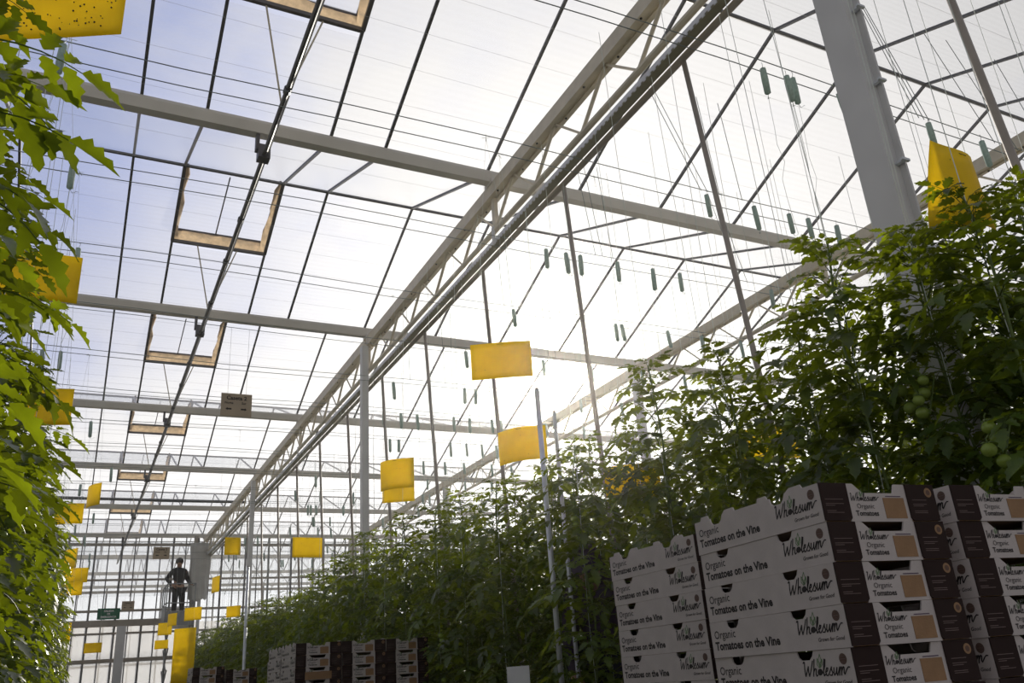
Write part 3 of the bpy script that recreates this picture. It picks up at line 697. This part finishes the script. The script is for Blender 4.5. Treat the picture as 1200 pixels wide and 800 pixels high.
# ------------------------------------------------------------------ posts at the row ends
def gpost(x, y, ztop, r, label):
    p = thing('row_end_post', (x, y, 0), label, 'post')
    MB().tube((0, 0, 0), (0, 0, ztop), r, 12).build('tube', M['post'], p, True); MB().tube((0, 0, ztop), (0, 0, ztop+.012), r*.7, 12).build('cap', M['pipe'], p)
    MB().tube((0, 0, 0), (0, 0, .015), r*2.2, 12).build('foot', M['post'], p)
gpost(2.50, 4.42, h+1.70, .0165, 'near galvanised post standing in front of the right plants')
gpost(2.79, 4.72, h+1.66, .014, 'second galvanised post close behind the near one, partly in leaves')
gpost(2.28, 13.4, h+.95, .022, 'short galvanised post beside the farthest stacks'); gpost(2.36, 13.9, h+1.9, .02, 'tall far galvanised post before the far crop')
# ------------------------------------------------------------------ white board at the foot of the plants
t = thing('row_board', (2.33, 4.62, 0), 'white board on a stake at the foot of the right plants', 'board', None, -.45)
MB().box(-.065, .065, -.004, .004, h-.14, h+.055).build('panel', M['white'], t); MB().box(-.012, .012, .004, .022, 0, h+.03).build('stake', M['wood'], t)

# ------------------------------------------------------------------ tomato plants
def leaflet(b, base, d, up, L, wd, rr, n=6):
    d = d.normalized(); side = d.cross(up).normalized(); up = side.cross(d)
    droop = rr.uniform(.15, .5); fold = rr.uniform(.15, .5); tw = rr.uniform(-.3, .3)
    rows = []
    for i in range(n+1):
        s = i/n
        prof = (math.sin(PI*min(1, s**.75*.98+.02)))**.8
        lobe = 1.0+(.26 if i % 2 else -.24)*(1 if 0 < i < n else 0)
        hw = wd*.5*prof*lobe
        p = base+d*L*s*(1-.12*droop*s)-up*(droop*L*s*s*.6)
        sd = (side*math.cos(tw*s)+up*math.sin(tw*s)); u2 = up*math.cos(tw*s)-side*math.sin(tw*s)
        back = -d*hw*.18+d*(.05*L if i % 2 else 0)
        rows.append((p, p+sd*hw+u2*hw*fold+back, p-sd*hw+u2*hw*fold+back))
    vs = [q for r3 in rows for q in r3]; fs = []
    for i in range(n):
        a = i*3
        fs += [(a, a+1, a+4, a+3), (a+2, a, a+3, a+5)]
    b.add(vs, fs)
def leaf_geo(b, rr, L=.38, mx=Matrix(), n=6):
    t = MB(); pts = []
    el0 = rr.uniform(.35, .75); dr = rr.uniform(1.0, 1.7); p = Vector((0, 0, 0)); N_ = 7; bend = rr.uniform(-.35, .35)
    for i in range(N_+1):
        s = i/N_; pts.append(p.copy()); e = el0-dr*s; p = p+Vector((math.cos(e)*math.cos(bend*s), math.cos(e)*math.sin(bend*s), math.sin(e)))*L/N_
    t.path(pts, [.0032*(1-.6*i/N_) for i in range(N_+1)], 3, False)
    for i in range(2, N_+1):
        d = (pts[min(i+1, N_)]-pts[i-1]).normalized(); sd = d.cross(Vector((0, 0, 1))).normalized(); up = sd.cross(d)
        big = i in (3, 5, 7) or i == 6
        for s_ in (-1, 1):
            sz = L*(.33 if i in (3, 5) else .27 if i == 6 else .12 if i in (2, 4) else 0)*rr.uniform(.8, 1.15)
            if sz <= .02: continue
            dd = d*rr.uniform(.35, .75)+sd*s_*1.0+up*rr.uniform(-.35, .2)
            st = pts[i]+dd.normalized()*sz*.12
            leaflet(t, st, dd, up, sz, sz*.46, rr, n if sz > .06 else 3)
    d = (pts[-1]-pts[-2]).normalized(); sd = d.cross(Vector((0, 0, 1))).normalized()
    leaflet(t, pts[-1], d, sd.cross(d), L*.36, L*.17, rr, n+1)
    b.add([mx @ Vector(v) for v in t.v], t.f)
lr = random.Random(21)
LEAVES = []
for k in range(7):
    b = MB(); leaf_geo(b, lr, .275, n=8); LEAVES.append(b.mesh('leaf', M['leaf'], True))
TOMATO = MB().sphere((0, 0, 0), 1, 12, 8, (1, 1, .88)).mesh('tomato', M['fruit'], True)
b = MB()
for k in range(5):
    a = 2*PI*k/5; b.path([(0, 0, .86), (.5*math.cos(a), .5*math.sin(a), 1.0), (.9*math.cos(a), .9*math.sin(a), .85)], [.14, .12, .02], 4)
b.path([(0, 0, .86), (.1, 0, 1.5), (.5, 0, 1.9)], .10, 4); CALYX = b.mesh('calyx', M['stem'])
def plant_leaves(rr, H, z0, step, spread=1.0):
    """transforms of the leaves up one stem: (z, azimuth, scale, tilt, variant)"""
    res = []; az = rr.uniform(0, 6.28); z = z0
    while z < H-.02:
        top = H-z; sc = spread*(min(1, .45+top*1.6))*rr.uniform(.82, 1.15)
        res.append((z, az, sc, rr.uniform(-.3, .25)-(.35 if top < .25 else 0), rr.randrange(7)))
        az += 2.4+rr.uniform(-.5, .5); z += step*rr.uniform(.75, 1.25)*(1 if top > .3 else .7)
    return res
def stem_mesh(rr, H):
    pts = [Vector((.02*math.sin(k*.9+rr.random()), .02*math.cos(k*1.1+rr.random()), H*k/10)) for k in range(11)]
    return MB().path(pts, [.008*(1-.045*k) for k in range(11)], 6).mesh('stem', M['stem'], True)
def mat_leaf(z, az, sc, tilt):
    return Matrix.Translation((0, 0, z)) @ Matrix.Rotation(az, 4, 'Z') @ Matrix.Rotation(tilt, 4, 'Y') @ Matrix.Scale(sc, 4)
def full_plant(seed, H, step=.020, fruit=True):
    rr = random.Random(seed); p = thing('tomato_plant', (0, 0, 0))
    put('stem', stem_mesh(rr, H), p)
    for z, az, sc, tilt, v in plant_leaves(rr, H, .42, step):
        o = put('leaf', LEAVES[v], p); o.matrix_local = mat_leaf(z, az, sc, tilt)
    MB().path([(.006, .006, .5), (.012, .0, H*.5), (.0, .012, H-.1), (rr.uniform(-.05, .05), rr.uniform(-.05, .05), WZ)], .0018, 3).build('support_twine', M['twine'], p)
    if fruit:
        for zc in (.72, 1.02, 1.30, 1.62):
            zc += rr.uniform(-.1, .1); a = rr.uniform(0, 6.28)
            MB().path([(0, 0, zc+.06), (.10*math.cos(a), .10*math.sin(a), zc+.05), (.19*math.cos(a), .19*math.sin(a), zc-.10)], .003, 4).build('truss_stalk', M['stem'], p)
            for q in range(4):
                rd = rr.uniform(.017, .024)
                o = put('tomato', TOMATO, p, (.19*math.cos(a)+rr.uniform(-.03, .03), .19*math.sin(a)+rr.uniform(-.03, .03), zc+.02-.036*q), (rr.uniform(-.4, .4), rr.uniform(-.4, .4), 0), rd)
                put('calyx', CALYX, o)
    return p
def lean_plant(seed, H, step=.022):
    rr = random.Random(seed); p = thing('tomato_plant', (0, 0, 0))
    put('stem', stem_mesh(rr, H), p)
    b = MB()
    for z, az, sc, tilt, v in plant_leaves(rr, H, .38, step): leaf_geo(b, rr, .30, mat_leaf(z, az, sc, tilt), 4)
    tag(put('foliage', b.mesh('foliage', M['leaf'], True), p), kind='stuff')
    MB().tube((.0, .012, H*.5), (.02, .0, WZ), .0018, 3).build('support_twine', M['twine'], p)
    return p
FULL = [full_plant(100+k, 2.12+.05*k) for k in range(4)]; FU = [False]*4
LEAN = [lean_plant(200+k, 2.08+.05*k) for k in range(5)]; LU = [False]*5
pr = random.Random(77); cnt = [0]
def plant(full, x, y, label, group, sc=1.0, rz=None):
    pool, us = (FULL, FU) if full else (LEAN, LU)
    k = cnt[0] % len(pool); cnt[0] += 1
    p = pool[k] if not us[k] else copy_tree(pool[k]); us[k] = True
    p.location = (x, y, 0); p.rotation_euler = (0, 0, pr.uniform(0, 6.28) if rz is None else rz); p.scale = (1, 1, sc)
    tag(p, label, 'plant', group)
WALK = ['nearest the path', 'second in from the path', 'third in from the path', 'fourth in from the path', 'fifth in from the path', 'sixth in from the path', 'seventh in from the path']
RY = [1.84+1.30*k for k in range(18)]
for k, y in enumerate(RY):
    base = 1.0
    for side, dy in (('front', -.30), ('rear', .30)):
        for j in range(6 if k < 8 else 4):
            if k > 10 and j > 2: continue
            x = (2.64 if k < 5 else 2.70)+.42*j+pr.uniform(-.05, .05); yy = y+dy+pr.uniform(-.06, .06)
            full = j < 2 and k < 6
            if k == 2 and side == 'rear' and j == 0: x, yy = x+.22, yy+.22
            if min(math.hypot(x-3.12, yy-q) for q in (2.12, 10.18, 18.24)) < .20: x += .28
            plant(full, x, yy, 'tomato plant %s, %s line, %s right row' % (WALK[j], side, ORD[k+1]), 'tomato plants of the right rows', pr.uniform(.93, 1.03)*(1.10 if k == 0 else 1))
for j, (x, yy) in enumerate(((2.78, 1.83), (2.93, 1.93), (2.72, 2.42))):
    plant(True, x, yy, 'tomato plant squeezed before the broad white column, %s of three' % ORD[j+1], 'tomato plants of the right rows', 1.02)
for k in range(18):
    y = 1.84+1.30*k
    for side, dy in (('front', -.26), ('rear', .32)):
        for j in range(3 if k < 6 else 2):
            x = -.37-.42*j+pr.uniform(-.04, .04)+(.0 if k else .0); yy = y+dy+pr.uniform(-.05, .05)
            plant(j == 0 and k < 6, x, yy, 'sunlit tomato plant %s, %s line, %s left row' % (WALK[j], side, ORD[k+1]), 'tomato plants of the left rows', pr.uniform(.95, 1.06))

# ------------------------------------------------------------------ hanging sheet, people, lift
b = MB(); pr2 = random.Random(3)
vs = []; fs = []; nz, nx = 12, 18
for j in range(nz+1):
    z = 1.55*j/nz; wdt = .23+.05*(j/nz)
    for i in range(nx):
        a = 2*PI*i/nx; rr_ = 1+.16*math.sin(5*a+j*.2)
        vs.append((wdt*rr_*math.cos(a), .16*rr_*math.sin(a), z+(.04*math.sin(3*a) if j == 0 else 0)))
for j in range(nz):
    for i in range(nx): fs.append((j*nx+i, j*nx+(i+1) % nx, (j+1)*nx+(i+1) % nx, (j+1)*nx+i))
t = thing('gathered_curtain', (3.0, 25.6, HC+2.62), 'grey gathered plastic curtain hanging from the far truss end', 'curtain')
b.add(vs, fs).build('sheet', M['milk'], t, True); MB().tube((-.35, 0, 1.53), (.35, 0, 1.53), .02, 6).build('curtain_rail', M['steel'], t)

def skin_body(name, joints, edges, m_, parent, sub=2):
    me = bpy.data.meshes.new(name); me.from_pydata([j[0] for j in joints], edges, []); me.materials.append(m_)
    o = put(name, me, parent); md = o.modifiers.new('Skin', 'SKIN'); md.use_smooth_shade = True
    for i, j in enumerate(joints):
        s = me.skin_vertices[0].data[i]; r_ = j[1]; s.radius = r_ if isinstance(r_, tuple) else (r_, r_); s.use_root = (i == 0)
    if sub: o.modifiers.new('Subdivision', 'SUBSURF').levels = sub; o.modifiers[-1].render_levels = sub
    return o
def person(loc, rz, label, pose, coat, trousers, hood=False):
    """pose: dict of joint positions, metres, facing -y, feet on z=0"""
    P = pose; t = thing('person', loc, label, 'person', None, rz)
    J = [(P['pelvis'], (.15, .11)), (P['waist'], (.13, .095)), (P['chest'], (.165, .11)), (P['neck'], (.055, .055)), (P['chin'], (.062, .07)), (P['head'], (.078, .095)), (P['crown'], (.05, .06))]
    E = [(0, 1), (1, 2), (2, 3), (3, 4), (4, 5), (5, 6)]
    for s in ('l', 'r'):
        n = len(J); J += [(P['sh_'+s], .062), (P['el_'+s], .042), (P['wr_'+s], .028), (P['ha_'+s], (.04, .022))]; E += [(2, n), (n, n+1), (n+1, n+2), (n+2, n+3)]
        w_ = Vector(P['ha_'+s])-Vector(P['wr_'+s]); d = w_.normalized(); sd = d.cross(Vector((0, 1, 0))); sd = sd.normalized() if sd.length > .1 else Vector((1, 0, 0))
        for q, (o_, L) in enumerate(((-.028, .065), (-.009, .078), (.010, .074), (.028, .058))):
            b0 = Vector(P['ha_'+s])+sd*o_; m1 = len(J); J += [(tuple(b0+d*L*.5), .009), (tuple(b0+d*L+Vector((0, -.015, 0))), .007)]; E += [(n+3, m1), (m1, m1+1)]
        b0 = Vector(P['wr_'+s])+d*.03+sd*.04; m1 = len(J); J += [(tuple(b0+d*.03+sd*.015), .010)]; E += [(n+2, m1)]
        n = len(J); J += [(P['hip_'+s], .095), (P['kn_'+s], .06), (P['an_'+s], .042), (P['to_'+s], (.042, .03))]; E += [(0, n), (n, n+1), (n+1, n+2), (n+2, n+3)]
    skin_body('body', J, E, M['skin'], t)
    g = 1.18
    JJ = [(P['pelvis'], (.17, .13)), (P['waist'], (.155, .12)), (P['chest'], (.19, .135)), (P['neck'], (.075, .075))]; EE = [(0, 1), (1, 2), (2, 3)]
    for s in ('l', 'r'):
        n = len(JJ); JJ += [(P['sh_'+s], .08), (P['el_'+s], .058), (P['wr_'+s], .042)]; EE += [(2, n), (n, n+1), (n+1, n+2)]
    skin_body('jacket', JJ, EE, coat, t)
    JJ = [(P['pelvis'], (.165, .125))]; EE = []
    for s in ('l', 'r'):
        n = len(JJ); JJ += [(P['hip_'+s], .105), (P['kn_'+s], .075), (P['an_'+s], .06)]; EE += [(0, n), (n, n+1), (n+1, n+2)]
    skin_body('trousers', JJ, EE, trousers, t)
    hd = Vector(P['head']); up = (Vector(P['crown'])-hd).normalized(); f = Vector(P['face']).normalized(); sd = f.cross(up)
    b = MB()
    for s in (-1, 1): b.sphere(hd+f*.092+sd*.032*s, .011, 8, 6)
    b.build('eyes', M['ink'], t); MB().sphere(hd+f*.10-up*.03, .016, 8, 6, (1, 1, 1.3)).build('nose', M['skin'], t, True)
    MB().tube(hd+f*.093-up*.065-sd*.02, hd+f*.093-up*.065+sd*.02, .006, 5).build('mouth', M['badge'], t)
    b = MB(); [b.sphere(hd+sd*.083*s, .022, 8, 6, (.5, 1, 1.4)) for s in (-1, 1)]; b.build('ears', M['skin'], t, True)
    b = MB().sphere(hd+up*.035-f*.02, .105, 14, 10); b.build('hood' if hood else 'hair', coat if hood else M['hair'], t, True)
    if hood:
        b = MB().path([hd-up*.10-f*.05, hd-f*.09, hd+up*.09-f*.03, hd+up*.11+f*.05], [.08, .10, .085, .05], 12); b.build('hood_edge', M['violet'], t, True)
    b = MB()
    for s in ('l', 'r'):
        a = Vector(P['an_'+s]); q = Vector(P['to_'+s]); b.path([a+Vector((0, .02, -.0)), a+Vector((0, .03, -.045)), q+Vector((0, 0, -.0)), q+(q-a).normalized()*.05], [.055, .05, .042, .03], 8)
    b.build('shoes', M['ink'], t, True)
    return t
stand = dict(pelvis=(0, .02, .95), waist=(-.01, .03, 1.10), chest=(-.03, .02, 1.32), neck=(-.05, -.01, 1.50), chin=(-.06, -.03, 1.56), head=(-.07, -.05, 1.64), crown=(-.07, -.04, 1.73), face=(-.5, -.8, -.1),
 sh_l=(-.20, .01, 1.42), el_l=(-.36, .08, 1.20), wr_l=(-.24, -.06, 1.02), ha_l=(-.19, -.10, .98), sh_r=(.15, .02, 1.42), el_r=(.24, .0, 1.16), wr_r=(.24, -.20, 1.05), ha_r=(.23, -.27, 1.03),
 hip_l=(-.09, .02, .90), kn_l=(-.12, -.03, .50), an_l=(-.12, .02, .09), to_l=(-.14, -.13, .045), hip_r=(.09, .02, .90), kn_r=(.11, .0, .50), an_r=(.12, .04, .09), to_r=(.14, -.10, .045))
LZ = HC+1.98
person((2.50, 25.55, LZ), .35, 'person in dark work clothes with bent arm on the raised lift', stand, M['dark'], M['dark'])
# scissor lift that carries the person
t = thing('scissor_lift', (2.50, 25.5, 0), 'grey scissor lift with raised railed platform by the partition', 'lift')
MB().box(-.38, .38, -.6, .6, .12, .45).build('chassis', M['steel'], t)
wm = MB().tube((-.05, 0, 0), (.05, 0, 0), .14, 14).mesh('wheel', M['ink'])
for x in (-.36, .36):
    for y in (-.45, .45): put('wheel', wm, t, (x, y, .14))
for k in range(4):
    z0 = .45+(LZ-.55)*k/4; z1 = .45+(LZ-.55)*(k+1)/4
    for x in (-.25, .25):
        MB().tube((x, -.5, z0), (x, .5, z1), .022, 4).build('scissor_arm', M['steel'], t); MB().tube((x+.03, .5, z0), (x+.03, -.5, z1), .022, 4).build('scissor_arm', M['steel'], t)
MB().box(-.38, .38, -.6, .6, LZ-.08, LZ).build('platform', M['steel'], t); MB().box(-.38, -.36, -.6, .6, LZ, LZ+.42).build('side_panel', M['steel'], t); MB().box(-.36, .30, -.6, -.58, LZ, LZ+.30).build('side_panel', M['steel'], t)
b = MB()
for x in (-.36, .36):
    for y in (-.58, 0, .58): b.tube((x, y, LZ), (x, y, LZ+1.0), .016, 6)
for z in (.5, 1.0):
    b.tube((-.36, -.58, LZ+z), (.36, -.58, LZ+z), .016, 6); b.tube((-.36, .58, LZ+z), (.36, .58, LZ+z), .016, 6); b.tube((-.36, -.58, LZ+z), (-.36, .58, LZ+z), .016, 6); b.tube((.36, -.58, LZ+z), (.36, .58, LZ+z), .016, 6)
b.build('guard_rail', M['steel'], t)
tag(MB().box(2.86, 2.96, 26.0, 26.1, 0, GZ-.05).build('partition_post', M['pipe']), 'brownish upright post beside the person on the lift', 'post')
# worker among the plants: only the hood and shoulders show
bend = dict(pelvis=(0, .12, .84), waist=(0, .08, .98), chest=(0, -.06, 1.16), neck=(0, -.14, 1.27), chin=(0, -.19, 1.29), head=(0, -.22, 1.335), crown=(0, -.23, 1.42), face=(0, -.9, -.4),
 sh_l=(-.17, -.07, 1.20), el_l=(-.20, -.10, .95), wr_l=(-.17, -.14, .72), ha_l=(-.16, -.16, .65), sh_r=(.17, -.07, 1.20), el_r=(.20, -.10, .95), wr_r=(.17, -.14, .72), ha_r=(.16, -.16, .65),
 hip_l=(-.09, .12, .80), kn_l=(-.11, .0, .44), an_l=(-.11, .10, .08), to_l=(-.12, -.05, .04), hip_r=(.09, .12, .80), kn_r=(.11, .02, .44), an_r=(.11, .12, .08), to_r=(.12, -.03, .04))
person((3.06, 4.80, 0), -.9, 'person in dark violet hood working bent among the right plants', bend, M['violet'], M['jeans'], True)
